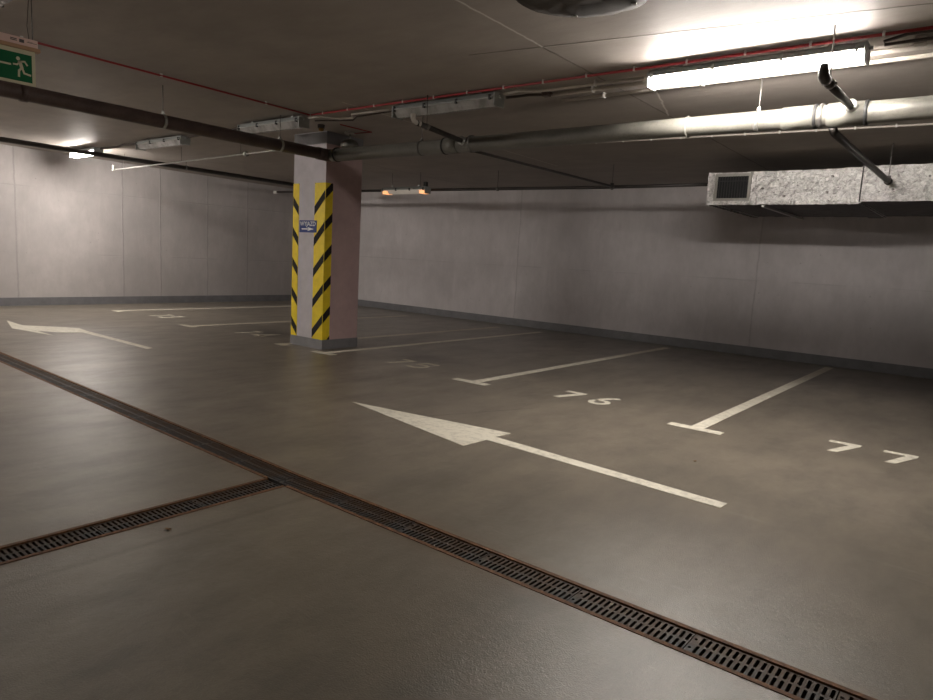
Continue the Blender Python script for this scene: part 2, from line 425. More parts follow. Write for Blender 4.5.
# ------------------------------------------------------------------ drains
def run_frame(a, b):
    a, b = V((a[0], a[1], 0)), V((b[0], b[1], 0)); d = (b-a).normalized(); n = V((-d.y, d.x, 0)); return a, b, d, n
def channel(name, legs, label):
    t = thing(name, label, 'drain', (legs[0][1][0], legs[0][1][1], 0))
    tr = MB(); rl = {1: MB(), -1: MB()}
    for a, b, cut in legs:
        a, b, d, n = run_frame(a, b)
        def P(q, off, z): return tuple(q+n*off+V((0, 0, z)))
        # trough
        w = HW-.020
        for o0, z0, o1, z1 in ((-w, -.02, -w, -.14), (-w, -.14, w, -.14), (w, -.14, w, -.02)):
            tr.face([P(a, o0, z0), P(b, o0, z0), P(b, o1, z1), P(a, o1, z1)])
        for s in (1, -1):
            bb = b
            segs = [(a, b)]
            if cut and s == cut[0]:
                L = (b-a).length; c0, c1 = cut[1], cut[2]
                segs = [(a, a+d*c0), (a+d*c1, b)] if c1 < L else [(a, a+d*c0)]
            for p, q in segs:
                if (q-p).length < .01: continue
                rl[s].extr([n*(s*(HW-.022)), n*(s*(HW+.001)), n*(s*(HW+.001))+V((0, 0, -.15)), n*(s*(HW-.022))+V((0, 0, -.15))], p+V((0, 0, .003)), q+V((0, 0, .003)))
    part_at(tr, 'trough', 'void', t)
    for s in (1, -1): part_at(rl[s], 'edge_rail', 'rust', t)
    return t
Lj = (V((J[0]-A[0], J[1]-A[1]))).length
channel('drain_channel', [(A, J, (-1, Lj-HW, 99)), (J, B, (-1, 0, HW))] , 'rusty edged drain channel crossing the whole floor diagonally')
# (the first leg keeps rails up to the junction; the opening meets the side channel)
channel('drain_channel', [((JX, SY), (JX, J[1]-HW), None)], 'rusty edged side drain channel branching off at left')

def grate_mesh():
    """0.5 m cast grate, two rows of slots; lies along +X from 0"""
    bm = bmesh.new(); L = .496; W = HW-.024; N = 20; pitch = L/N; T = .018
    for i in range(N):
        x0, x1 = i*pitch, (i+1)*pitch; xc = (x0+x1)/2
        for ya, yb, y0, y1 in ((-W, 0, -W+.010, -.006), (0, W, .006, W-.010)):
            hw = .0062
            if i == 0: # short bolt hole instead of a slot
                m = (y0+y1)/2; y0, y1 = m-.008, m+.008
            c = .004
            hole = [(xc-hw, y0+c), (xc-hw+c, y0), (xc+hw-c, y0), (xc+hw, y0+c), (xc+hw, y1-c), (xc+hw-c, y1), (xc-hw+c, y1), (xc-hw, y1-c)]
            outer = [(x0, ya), (x1, ya), (x1, yb), (x0, yb)]
            H = [bm.verts.new((x, y, 0)) for x, y in hole]; Hb = [bm.verts.new((x, y, -T)) for x, y in hole]
            O = [bm.verts.new((x, y, 0)) for x, y in outer]
            bm.faces.new([O[0], H[1], H[0]]) ; bm.faces.new([O[0], O[1], H[2], H[1]]); bm.faces.new([O[1], H[3], H[2]])
            bm.faces.new([O[1], O[2], H[4], H[3]]); bm.faces.new([O[2], H[5], H[4]]); bm.faces.new([O[2], O[3], H[6], H[5]])
            bm.faces.new([O[3], H[7], H[6]]); bm.faces.new([O[3], O[0], H[0], H[7]])
            for k in range(8): bm.faces.new([H[k], H[(k+1) % 8], Hb[(k+1) % 8], Hb[k]])
    for (a, b) in (((0, -W), (L, -W)), ((L, -W), (L, W)), ((L, W), (0, W)), ((0, W), (0, -W))):
        q = [bm.verts.new((a[0], a[1], 0)), bm.verts.new((b[0], b[1], 0)), bm.verts.new((b[0], b[1], -T)), bm.verts.new((a[0], a[1], -T))]
        bm.faces.new(q)
    bmesh.ops.remove_doubles(bm, verts=bm.verts, dist=1e-5)
    bmesh.ops.recalc_face_normals(bm, faces=bm.faces)
    me = bpy.data.meshes.new('drain_grate'); bm.to_mesh(me); bm.free(); me.materials.append(M['iron']); return me
GM = grate_mesh()
def grates(a, b, label, group, n):
    a, b, d, nn = run_frame(a, b)
    for i in range(n):
        o = bpy.data.objects.new('drain_grate', GM); COL.objects.link(o)
        p = b-d*(.5*(i+1)); o.location = (p.x, p.y, -.003+random.uniform(-.001, .001)); o.rotation_euler = (0, 0, math.atan2(d.y, d.x)+random.uniform(-.003, .003))
        tag(o, label, 'drain grate', group)
grates(J, (J[0]+5.0, J[1]), 'slotted cast iron grate in the main drain, right of the junction', 'grates of the main drain right of the junction', 10)
grates(A, J, 'brown rusted slotted grate in the main drain, left of the junction', 'grates of the main drain left of the junction', 23)
grates((JX, SY), (JX, J[1]-HW-.002), 'slotted cast iron grate in the short side drain at lower left', 'grates of the side drain', 9)

# ------------------------------------------------------------------ column
CX0, CX1, CY0, CY1 = -8.115, -7.41, 6.03, 6.68
ct = cz(6.0)
t = thing('concrete_column', 'square painted concrete column with yellow and black corner guards', 'column', ((CX0+CX1)/2, (CY0+CY1)/2, 0))
mb = MB(); mb.box((CX0, CY0, .13), (CX1, CY1, ct+.01), 0)
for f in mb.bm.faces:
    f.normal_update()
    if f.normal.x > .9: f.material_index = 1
part_at(mb, 'shaft', ['col', 'colside'], t)
part_at(MB().box((CX0-.008, CY0-.008, 0), (CX1+.008, CY1+.008, .135)), 'plinth', 'colbase', t)
part_at(MB().box((CX0-.004, CY0-.004, 2.83), (CX1+.004, CY1+.004, ct+.005)), 'column_top_shade', 'colbase', t)  # shade at the column top put in as a darker grey band
def clip_poly(poly, lo, hi, ax):
    for sgn, lim in ((1, lo), (-1, hi)):
        out = []
        for i in range(len(poly)):
            a, b = poly[i], poly[(i+1) % len(poly)]
            fa, fb = sgn*(a[ax]-lim), sgn*(b[ax]-lim)
            if fa >= 0: out.append(a)
            if (fa >= 0) != (fb >= 0):
                k = fa/(fa-fb); out.append(tuple(a[j]+(b[j]-a[j])*k for j in range(2)))
        poly = out
        if not poly: return []
    return poly
GZ0, GZ1 = .135, 2.31
def guard(corner, fdir, label):
    """L-shaped corner guard: u runs along the front leg then round the corner along the side leg"""
    m = MB(); th = .005; wf, ws = (.225, .125) if corner > -7.7 else (.130, .125)
    x_c = corner
    if fdir > 0:   # right corner: front leg x from corner-wf to corner, side leg on +X face
        m.box((x_c-wf, CY0-th, GZ0), (x_c+th, CY0, GZ1), 0); m.box((x_c, CY0, GZ0), (x_c+th, CY0+ws, GZ1), 0)
    else:
        m.box((x_c-th, CY0-th, GZ0), (x_c+wf, CY0, GZ1), 0); m.box((x_c-th, CY0, GZ0), (x_c, CY0+ws, GZ1), 0)
    U = wf+ws
    for k in range(-1, 7):
        zb = 1.865-.43*(k-0)     # lower edge of a band at the inner end of the front leg
        if fdir > 0: band = [(0, zb), (U, zb+U*1.0), (U, zb+U*1.0+.125), (0, zb+.125)]
        else: band = [(0, zb), (U, zb+U*1.1), (U, zb+U*1.1+.125), (0, zb+.125)]
        fr = clip_poly(clip_poly(band, 0, wf, 0), GZ0+.001, GZ1-.001, 1); sd = clip_poly(clip_poly(band, wf, U, 0), GZ0+.001, GZ1-.001, 1)
        e = th+.0012
        if len(fr) > 2: m.face([((x_c-wf+u) if fdir > 0 else (x_c+wf-u), CY0-e, z) for u, z in fr], 1)
        if len(sd) > 2: m.face([((x_c+e) if fdir > 0 else (x_c-e), CY0+(u-wf), z) for u, z in sd], 1)
    o = part_at(m, 'corner_guard', ['yellow', 'black'], t); o['label'] = label
guard(CX1, 1, 'wide yellow and black striped guard on the right corner'); guard(CX0, -1, 'narrow yellow and black striped guard on the left corner')

# sign on the column
def text_mesh(body, size, mat, parent, loc, rot, bold=.0):
    c = bpy.data.curves.new('t', 'FONT'); c.body = body; c.size = size; c.align_x = 'CENTER'; c.align_y = 'CENTER'; c.extrude = .0006; c.offset = bold
    o = bpy.data.objects.new('t', c); COL.objects.link(o)
    me = bpy.data.meshes.new_from_object(o.evaluated_get(bpy.context.evaluated_depsgraph_get()))
    bpy.data.objects.remove(o); me.materials.clear(); me.materials.append(M[mat])
    r = bpy.data.objects.new('lettering', me); COL.objects.link(r); r.parent = parent; r.location = loc; r.rotation_euler = rot; return r
sg = thing('direction_sign', 'small blue sign reading WYJAZD with white arrow, on the column', 'sign', (-7.765, CY0-.009, 1.712))
part_at(MB().box((-7.955, CY0-.013, 1.628), (-7.575, CY0-.0055, 1.796)), 'sign_panel', 'blue', sg, .002)
bpy.context.view_layer.update()
text_mesh('WYJAZD', .088, 'white', sg, (0, -.0052, .034), (math.pi/2, 0, 0), .0006)
m = MB()
y = CY0-.0140
for pts in ([(-7.90, 1.668), (-7.76, 1.668), (-7.76, 1.684), (-7.90, 1.684)], [(-7.77, 1.650), (-7.63, 1.676), (-7.77, 1.702), (-7.745, 1.676)]):
    a = [m.bm.verts.new((x, y-.001, z)) for x, z in pts]; b = [m.bm.verts.new((x, y+.001, z)) for x, z in pts]
    m.bm.faces.new(a); m.bm.faces.new(b[::-1])
    for i in range(4): m.bm.faces.new([a[i], a[(i+1) % 4], b[(i+1) % 4], b[i]])
part_at(m, 'arrow', 'white', sg)

DY, D0, D1, DB, DT = 9.28, -3.33, 5.0, 2.295, 2.725
# ------------------------------------------------------------------ pipes
def lug(c, t, lo, hi, mat='steel', name='lug'):
    g = MB().box(lo, hi).done(name, mat, c); g.data.transform(Matrix.Translation(-t.location))
def hanger(t, x, y, zp, r, ax, name='hanger_rod', clampmat='zinc', off=0):
    part_at(MB().tube([(x, y, zp+r), (x+off, y, cz(y)-.001)], .0048, 8), name, 'steel', t)
    c = part_at(MB().ring((x, y, zp), ax, r-.001, r+.007, .030), 'pipe_clamp', clampmat, t)
    lug(c, t, (x-.012, y-.012, zp+r), (x+.012, y+.012, zp+r+.03), clampmat)
MZ = 2.637; MY = 5.90; MR = .0805; EX = -7.19
# grey main pipe
t = thing('grey_drain_pipe', 'thick grey pipe running right from the column under the ceiling', 'pipe', (-3, MY, MZ))
part_at(MB().tube([(EX+.07, MY, MZ-.002), (7.5, MY, MZ+.012)], MR, 28), 'pipe_run', 'pipe', t)
mb = MB(); mb.tube([(EX, MY-.12, MZ)] + [(EX+.07*(1-math.cos(a)), MY-.05+.0*a+.05*math.sin(a)*1.0, MZ) for a in [math.pi/2*k/5 for k in range(6)]] + [(EX+.13, MY, MZ)], MR*.98, 24)
part_at(mb, 'elbow', 'brown', t)
for x in (EX+.16, -5.155, -2.348, -1.327, -.98): part_at(MB().ring((x, MY, MZ+.003), (1, 0, 0), MR-.004, MR+.013, .022 if x != -2.348 else .01, 28), 'coupling', 'rubber' if x != -2.348 else 'pipe', t)
for x0, x1 in ((-1.57, -1.327), (-1.245, -.98), (-5.155, -4.96)): part_at(MB().tube([(x0, MY, MZ+.003), (x1, MY, MZ+.003)], MR+.009, 28), 'socket', 'pipe', t)
for x, cl in ((-5.53, 'steel'), (-1.765, 'zinc'), (-4.78, 'steel'), (-1.286, 'steel')):
    if x in (-4.78, -1.286): part_at(MB().ring((x, MY, MZ+.003), (1, 0, 0), MR, MR+.014, .025, 28), 'pipe_clamp', 'steel', t)
    else: hanger(t, x, MY, MZ, MR, (1, 0, 0), clampmat=cl)
hanger(t, 2.6, MY, MZ+.006, MR, (1, 0, 0))
# brown pipe
t = thing('brown_waste_pipe', 'dark brown pipe crossing the upper left towards the column', 'pipe', (EX, 0, 2.62))
BR = .0715
part_at(MB().tube([(EX, -5.8, 2.728), (EX, MY-.121, MZ)], BR, 28), 'pipe_run', 'brown', t)
for y in (3.65, 5.12, .6, -2.4): 
    z = MZ + (MY-y)*.0078; hanger(t, EX, y, z, BR, (0, 1, 0))
for y in (MY-.17, 2.35): part_at(MB().ring((EX, y, MZ+(MY-y)*.0078), (0, 1, 0), BR-.002, BR+.008, .06, 28), 'coupling', 'brown', t)

# small branches feeding the main pipe from ceiling outlets
def branch(label, x, y0, z0, zc, em='dark', x2=None, er=.033):
    t = thing('branch_pipe', label, 'pipe', (x, y0, z0))
    x2 = x if x2 is None else x2
    y1 = MY-.055
    part_at(MB().tube([(x, y0+.05, z0), (x2, y1, zc)], .027, 16), 'pipe_run', 'dark', t)
    part_at(MB().tube([(x, y0-.004, z0+.075), (x, y0-.003, z0+.035), (x, y0+.012, z0+.010), (x, y0+.05, z0), (x, y0+.10, z0-.001)], [er*.7, er*.9, er, er, er*.95] if er > .03 else [er, er, er, er, .028], 16), 'elbow', em, t)
    part_at(MB().ring((x2, y1-.028, zc+.004), (0, 1, -.1), .025, .047, .05, 20), 'socket', 'zinc', t)
    yy = y0+.22; zz = z0+(zc-z0)*.2; x = x+(x2-x)*.2
    part_at(MB().tube([(x, yy, zz+.02), (x-.01, yy, cz(yy)-.001)], .0048, 8), 'hanger_rod', 'steel', t)
    lug(part_at(MB().ring((x, yy, zz), (0, 1, 0), .024, .034, .025, 16), 'pipe_clamp', 'steel', t), t, (x-.045, yy-.008, zz-.006), (x+.045, yy+.008, zz+.006), name='clamp_bolt')
branch('short dark pipe slanting onto the grey pipe below the lit lamp', -1.055, 4.74, 2.635, 2.675, x2=-1.078)
branch('short dark pipe slanting onto the grey pipe near the unlit middle lamp', -4.77, 4.95, 2.70, 2.66, 'conduit', x2=-4.85, er=.024)
def lower(label, x, z, yend, r, cap):
    t = thing('cross_pipe', label, 'pipe', (x, MY, z))
    part_at(MB().tube([(x, MY+.0, z+.035), (x, MY+.10, z), (x, yend, z)], r, 14), 'pipe_run', 'dark', t)
    lug(part_at(MB().ring((x, yend, z), (0, 1, 0), r, r+.012, .05, 16), 'end_cap', 'dark', t), t, (x-.02, yend-.02, z+r), (x+.02, yend+.02, z+r+.03), 'dark')
    part_at(MB().tube([(x, yend, z+r+.02), (x, yend, cz(yend)-.001)], .0048, 8), 'hanger_rod', 'steel', t)
lower('dark pipe from under the grey pipe to the front of the foil duct', -1.205, 2.525, 9.08, .030, 1)
lower('thin dark pipe running from the grey pipe back to the far wall pipe', -4.94, 2.612, 9.60, .017, 0)
# far wall pipe
FY, FZ = 9.68, 2.605
t = thing('far_wall_pipe', 'thin dark pipe suspended along the far right wall', 'pipe', (-8, FY, FZ))
part_at(MB().tube([(-13.8, FY, FZ+.08), (-10.0, FY, FZ+.045), (-4.9, FY, FZ+.005), (D0-.006, FY, FZ+.01)], .026, 14), 'pipe_run', 'dark', t)
part_at(MB().tube([(-13.8, FY+.01, FZ+.08), (-13.66, FY, FZ+.079)], .034, 14), 'end_cap', 'clip', t)
for x in (-12, -7.2, -4.98):
    z = FZ+(.045+(-10-x)/4.2*.04 if x < -10 else .045*(-4.9-x)/5.1 if x < -4.9 else .005)
    part_at(MB().tube([(x, FY, z+.02), (x, FY, cz(FY)-.001)], .0048, 8), 'hanger_rod', 'steel', t)
    part_at(MB().ring((x, FY, z), (1, 0, 0), .024, .036, .03, 16), 'pipe_clamp', 'steel', t)
# back wall pipe
t = thing('back_wall_pipe', 'dark pipe hung along the top of the back wall', 'pipe', (-12.7, 2, 2.9))
part_at(MB().tube([(-12.7, -5.8, 2.942), (-12.7, 10.6, 2.794)], .040, 16), 'pipe_run', 'dark', t)
for y in (-3, 0, 3.2, 6.9, 10.2):
    z = 2.942-(y+5.8)*.00903
    part_at(MB().ring((-12.7, y, z), (0, 1, 0), .038, .050, .03, 16), 'pipe_clamp', 'steel', t); part_at(MB().tube([(-12.7, y, z+.03), (-12.7, y, cz(y)-.001)], .005, 8), 'hanger_rod', 'steel', t)
# thin pale pipe left of column
t = thing('thin_pipe', 'thin pale pipe with an upturned end at left in front of the back wall', 'pipe', (-13.8, 6, 2.72))
part_at(MB().tube([(-13.78, 6.0, 2.71), (-9.3, 6.0, 2.780), (-8.15, 6.0, 2.796)], .014, 12), 'pipe_run', 'zinc', t)
part_at(MB().tube([(-13.78, 6.0, 2.69), (-13.78, 6.0, 2.80)], .022, 12), 'end_fitting', 'conduit', t)
part_at(MB().ring((-9.28, 6.0, 2.78), (1, 0, 0), .015, .040, .05, 14), 'coupling', 'zinc', t)
for x, z in ((-13.3, 2.717), (-9.42, 2.778), (-11.2, 2.75)): part_at(MB().tube([(x, 6, z), (x, 6, cz(6)-.001)], .0045, 8), 'hanger_rod', 'steel', t)

# ------------------------------------------------------------------ luminaires
LY = 5.32
def luminaire(x0, x1, y, label, lit=False, group=None, zc=None, cover='clear'):
    cx = (x0+x1)/2; zc = cz(y)-.026 if zc is None else zc
    t = thing('ceiling_luminaire', label, 'lamp', (cx, y, zc-.1), group)
    prof = [V((0, -.060, -.014)), V((0, -.045, 0)), V((0, .045, 0)), V((0, .060, -.014)), V((0, .094, -.050)), V((0, .094, -.058)), V((0, -.094, -.058)), V((0, -.094, -.050))]
    part_at(MB().extr(prof, (x0+.004, y, zc), (x1-.004, y, zc)), 'housing', 'housing', t)
    cov = [V((0, -.078, -.058)), V((0, .078, -.058)), V((0, .050, -.098)), V((0, .022, -.128)), V((0, -.022, -.128)), V((0, -.050, -.098))]
    d = MB().extr(cov, (x0+.012, y, zc), (x1-.012, y, zc)); d.bm.normal_update()
    for fc in d.bm.faces:
        fc.material_index = 0 if fc.calc_center_median().z < zc-.12 else 1
    part_at(d, 'diffuser', ['lit', 'litside'] if lit else [cover, cover], t)
    L = x1-x0
    for f in (.02, .34, .66, .97):
        for s in (-1, 1):
            x = x0+L*f
            part_at(MB().box((x-.011, y+s*.086-.010, zc-.074), (x+.011, y+s*.086+.012, zc-.028)), 'clip', 'rubber' if not lit else 'housing', t)
    for x, s in ((x0, -1), (x1, 1)):
        e = part_at(MB().box((min(x, x+s*.012), y-.080, zc-.131), (max(x, x+s*.012), y+.080, zc-.008)), 'end_cap', 'housing', t)
        g = MB().tube([(x, y, zc-.035), (x+s*.035, y, zc-.035)], .013, 12).done('cable_gland', 'housing', e); g.data.transform(Matrix.Translation(-t.location))
    for a in (x0+.2, x1-.24): part_at(MB().box((a, y-.012, zc), (a+.04, y+.012, min(cz(y)-.0005, zc+.04))), 'bracket', 'zinc', t)
    if not lit and cover == 'clear':
        for s in (-.034, .034):
            part_at(MB().tube([(x0+.06, y+s, zc-.075), (x1-.06, y+s, zc-.075)], .0125, 12), 'tube', 'white', t)
    return t
luminaire(-2.46, -.935, LY+.01, 'brightly lit ceiling lamp at upper right above the grey pipe', lit=True)
luminaire(-5.36, -4.01, LY, 'unlit ceiling lamp right of the column')
luminaire(-8.14, -6.86, LY-.10, 'unlit ceiling lamp directly in front of the column top')
luminaire(-11.25, -9.86, LY+.02, 'unlit ceiling lamp halfway between column and back wall')
luminaire(-13.85, -12.85, LY+.02, 'brightly lit ceiling lamp beside the back wall', lit=True)
luminaire(-5.72, -4.2, 1.66, 'unlit ceiling lamp above the exit sign at top left')
luminaire(-9.6, -8.05, -.2, 'lit ceiling lamp outside the view at left of the driving lane', lit=True)
luminaire(-13.4, -11.85, -.2, 'added unseen ceiling lamp brightening the walls, near the left end of the back wall', lit=True)  # extra unseen lamp added to brighten the walls
# suspended lamp by the far wall with faintly glowing ends
t = luminaire(-9.80, -8.66, 9.45, 'dim suspended lamp with orange glowing ends by the far wall', cover='glow', zc=2.675)
for x0, x1 in ((-9.78, -9.66), (-8.80, -8.68)): part_at(MB().box((x0, 9.45-.076, 2.546), (x1, 9.45+.076, 2.605)), 'glowing_tube_end', 'ember', t)
for x in (-8.85, -9.6): part_at(MB().tube([(x, 9.45, 2.66), (x, 9.45, cz(9.45)-.001)], .005, 8), 'hanger_rod', 'steel', t)
part_at(MB().box((-8.74, 9.42, 2.665), (-8.68, 9.48, 2.76)), 'connector', 'rubber', t)

# ------------------------------------------------------------------ cables and conduits
def line_thing(name, label, cat, pts, r, mat, clips, clipmat, group=None, clip_r=None, drop=0):
    pts = [V(p) for p in pts]
    t = thing(name, label, cat, pts[0], group)
    part_at(MB().tube(pts, r, 10), 'cable_run' if 'cable' in name else 'tube_run', mat, t)
    cr = clip_r or r*1.35
    for a, b in zip(pts, pts[1:]):
        L = (b-a).length; n = int(L/clips)
        if L < clips: continue
        ax = (b-a).normalized()
        for k in range(n):
            p = a+(b-a)*((k+.5)/n)
            o = part_at(MB().box((p.x-.008, p.y-cr, p.z-cr), (p.x+.008, p.y+cr, cz(p.y)-.0005)), 'clip', clipmat, t, .002)
    return t
def C(x, y, d=.022): return (x, y, cz(y)-d)
line_thing('red_cable', 'red fire alarm cable along the ceiling beside the lamp row', 'cable', [C(-6.70, 5.21), C(2.0, 5.21)], .011, 'red', .42, 'clip', clip_r=.0135)
line_thing('red_cable', 'red fire alarm cable crossing the ceiling at left, ending near the column', 'cable', [C(-6.725, -2.0), C(-6.725, 5.20)], .010, 'red', 1.05, 'clip', clip_r=.0115)
line_thing('red_cable', 'short red cable looping to the dome beside the column', 'cable', [C(-6.80, 5.74), C(-6.77, 6.25), C(-7.07, 6.22)], .007, 'red', 2, 'clip')
line_thing('cable_conduit', 'cream conduit along the far side of the lit lamp, nearer the grey pipe', 'conduit', [C(-3.62, 5.83, .026), C(2.0, 5.74, .026)], .016, 'conduit', .9, 'clip', clip_r=.022)
line_thing('cable_conduit', 'cream conduit beside the lit lamp, between lamp and outer conduit', 'conduit', [C(-3.62, 5.60, .026), C(2.0, 5.55, .026)], .017, 'conduit', .9, 'clip', clip_r=.023)
line_thing('cable_conduit', 'pale conduit joining the middle lamp to the lit lamp', 'conduit', [C(-3.96, 5.34, .04), C(-3.78, 5.33, .03), C(-3.66, 5.40, .03), C(-3.50, 5.43, .03), C(-2.56, 5.40, .04)], .013, 'conduit', .6, 'clip')
line_thing('cable_conduit', 'dull conduit with a bend entering the junction box right of the middle lamp', 'conduit', [C(-3.97, 5.39, .06), C(-3.88, 5.50, .03), C(-3.78, 5.50, .03), C(-3.665, 5.545, .03)], .013, 'cable', 3, 'clip')
line_thing('cable_conduit', 'pale conduit from column lamp to middle lamp, bent above the column', 'conduit', [C(-6.80, 5.25, .045), C(-6.62, 5.28, .03), C(-6.50, 5.48, .03), C(-6.30, 5.50, .03), C(-6.15, 5.36, .03), C(-5.50, 5.34, .045)], .012, 'conduit', 2, 'clip')
line_thing('cable_conduit', 'darker conduit behind the pale one above the column', 'conduit', [C(-6.82, 5.36, .05), C(-6.40, 5.60, .03), C(-6.20, 5.48, .03), C(-5.50, 5.44, .03)], .009, 'cable', 2, 'clip')
line_thing('cable_conduit', 'dark conduit between the two unlit lamps left of the column', 'conduit', [C(-9.80, 5.36, .045), C(-9.3, 5.40, .03), C(-8.26, 5.26, .045)], .013, 'cable', .7, 'clip')
line_thing('cable_conduit', 'dark conduit from the back wall lamp to its unlit neighbour', 'conduit', [C(-12.79, 5.36, .045), C(-12.3, 5.44, .03), C(-11.9, 5.36, .03), C(-11.45, 5.36, .045)], .017, 'cable', .5, 'clip')
line_thing('cable_conduit', 'pale clipped conduit on the ceiling behind the grey pipe', 'conduit', [C(-6.3, 7.72, .02), C(2.0, 8.3, .02)], .011, 'conduit', .36, 'clip', clip_r=.0155)
for dy, dz, lab in ((-.075, .03, 'upper dark cable right of the lit lamp beside the red cable'), (.03, .045, 'lower dark cable leaving the end of the lit lamp')):
    line_thing('dark_cable', lab, 'cable', [C(-.84, LY+.03+dy*.2, dz), C(-.7, LY+.03+dy, dz-.01), C(2.0, LY+dy+.01, dz-.01)], .0105, 'cable', .5, 'cable')
def jbox(x, y, s, label, mat):
    t = thing('junction_box', label, 'junction box', (x, y, cz(y)))
    part_at(MB().box((x-s, y-s, cz(y)-.05), (x+s, y+s, cz(y)-.001)), 'box_body', mat, t, .004)
    for q in (1, -1): part_at(MB().tube([(x+q*s, y, cz(y)-.027), (x+q*(s+.03), y, cz(y)-.027)], .012, 10), 'cable_gland', mat, t)
jbox(-3.62, 5.55, .034, 'small brown junction box right of the middle lamp', 'brown')
jbox(-.645, 5.44, .034, 'small cream junction box right of the lit lamp', 'conduit')
t = thing('ceiling_socket', 'small round brass coloured fitting on the ceiling above the column front', 'fitting', (-7.15, 5.72, cz(5.72)))
part_at(MB().tube([(-7.15, 5.72, cz(5.72)-.001), (-7.15, 5.72, cz(5.72)-.045)], .045, 18), 'base', 'cable', t)
part_at(MB().tube([(-7.15, 5.72, cz(5.72)-.045), (-7.15, 5.72, cz(5.72)-.075), (-7.15, 5.72, cz(5.72)-.085)], [.036, .032, .012], 18), 'cap', 'brass', t)
# alarm dome
dx, dy, dz = -7.16, 6.22, cz(6.22)
t = thing('alarm_dome', 'grey domed alarm device hanging from the ceiling right of the column', 'alarm', (dx, dy, dz))
part_at(MB().tube([(dx, dy, dz-.001), (dx, dy, dz-.03)], .075, 20), 'base_plate', 'conduit', t)
part_at(MB().tube([(dx, dy, dz-.03), (dx, dy, dz-.11)], .012, 10), 'stem', 'zinc', t)
prof = [(0.02, -.115), (.05, -.12), (.09, -.14), (.118, -.175), (.125, -.22), (.11, -.235), (.02, -.24)]
part_at(MB().tube([(dx, dy, dz+z+.025) for r, z in prof], [r for r, z in prof], 24), 'dome', 'pipe', t)
# dark insulation pad at the top edge
t = thing('insulation_pad', 'dark rough round insulation pad on the ceiling at the top edge', 'insulation', (-2.07, 3.60, cz(3.6)))
mb = MB(); n = 40; prof = [(1.0, -.001), (1.06, -.03), (1.0, -.07), (.8, -.085), (.4, -.08)]
rings = []
for r, z in prof:
    rings.append([mb.bm.verts.new((-2.12+.40*r*math.cos(a)*(1+random.uniform(-.025, .025)), 3.55+.40*r*math.sin(a)*(1+random.uniform(-.025, .025)), cz(3.6)+z-.008+random.uniform(-.006, .004)*(z < -.01))) for a in [2*math.pi*k/n for k in range(n)]])
for a, b in zip(rings, rings[1:]):
    for k in range(n): mb.bm.faces.new([a[k], a[(k+1) % n], b[(k+1) % n], b[k]]).smooth = True
mb.bm.faces.new(rings[-1]); part_at(mb, 'pad', 'wool', t)
for a in (.9, 2.2, 4.0): 
    px, py = -2.12+.33*math.cos(a), 3.55+.33*math.sin(a); part_at(MB().tube([(px, py, cz(3.6)-.085), (px, py, cz(3.6)-.100)], .016, 12), 'fixing_washer', 'zinc', t)

# ------------------------------------------------------------------ foil duct
DY, D0, D1, DB, DT = 9.28, -3.33, 5.0, 2.295, 2.725
t = thing('foil_duct', 'silver foil wrapped rectangular air duct on the right', 'duct', (-1.5, DY+.19, DB))
def crinkled(x0, x1, y0, y1, z0, z1, amp=.004, step=.05):
    m = MB(); bm = m.bm
    nx, ny, nz = max(1, int((x1-x0)/step)), max(1, int((y1-y0)/step)), max(1, int((z1-z0)/step))
    cache = {}
    def vt(i, j, k):
        if (i, j, k) not in cache:
            cache[i, j, k] = bm.verts.new((x0+(x1-x0)*i/nx+random.uniform(-amp, amp), y0+(y1-y0)*j/ny+random.uniform(-amp, amp), z0+(z1-z0)*k/nz+random.uniform(-amp, amp)))
        return cache[i, j, k]
    for i in range(nx):
        for j in range(ny):
            for k in (0, nz): bm.faces.new([vt(i, j, k), vt(i+1, j, k), vt(i+1, j+1, k), vt(i, j+1, k)])
        for k in range(nz):
            for j in (0, ny): bm.faces.new([vt(i, j, k), vt(i+1, j, k), vt(i+1, j, k+1), vt(i, j, k+1)])
    for j in range(ny):
        for k in range(nz):
            for i in (0, nx): bm.faces.new([vt(i, j, k), vt(i, j+1, k), vt(i, j+1, k+1), vt(i, j, k+1)])
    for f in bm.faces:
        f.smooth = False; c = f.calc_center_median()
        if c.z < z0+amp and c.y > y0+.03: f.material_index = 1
    return m
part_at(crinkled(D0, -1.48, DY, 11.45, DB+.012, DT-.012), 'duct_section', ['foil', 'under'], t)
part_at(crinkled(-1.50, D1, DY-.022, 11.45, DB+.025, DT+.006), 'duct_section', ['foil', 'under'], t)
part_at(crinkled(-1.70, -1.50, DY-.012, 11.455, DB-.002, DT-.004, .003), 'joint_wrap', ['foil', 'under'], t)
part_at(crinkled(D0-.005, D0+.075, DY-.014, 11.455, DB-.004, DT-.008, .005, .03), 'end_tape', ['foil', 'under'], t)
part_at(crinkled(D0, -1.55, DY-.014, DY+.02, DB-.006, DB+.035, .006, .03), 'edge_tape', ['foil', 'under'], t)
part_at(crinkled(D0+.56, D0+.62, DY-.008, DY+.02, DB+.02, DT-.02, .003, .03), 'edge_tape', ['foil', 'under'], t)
part_at(MB().box((-1.505, DY-.026, DB+.02), (-1.49, 11.452, DT+.008)), 'flange', 'rubber', t)
gx0, gx1, gz0, gz1 = D0+.09, D0+.56, DB+.045, DT-.03
g = MB()
for lo, hi in (((gx0, gz0), (gx1, gz0+.035)), ((gx0, gz1-.035), (gx1, gz1)), ((gx0, gz0+.035), (gx0+.035, gz1-.035)), ((gx1-.035, gz0+.035), (gx1, gz1-.035))):
    g.box((lo[0], DY-.020, lo[1]), (hi[0], DY+.004, hi[1]))
gr = part_at(g, 'grille', 'grille', t)
g = MB(); g.box((gx0+.03, DY-.007, gz0+.03), (gx1-.03, DY-.004, gz1-.03)); bpart = g.done('grille_opening', 'void', gr); bpart.data.transform(Matrix.Translation(-t.location))
g = MB()
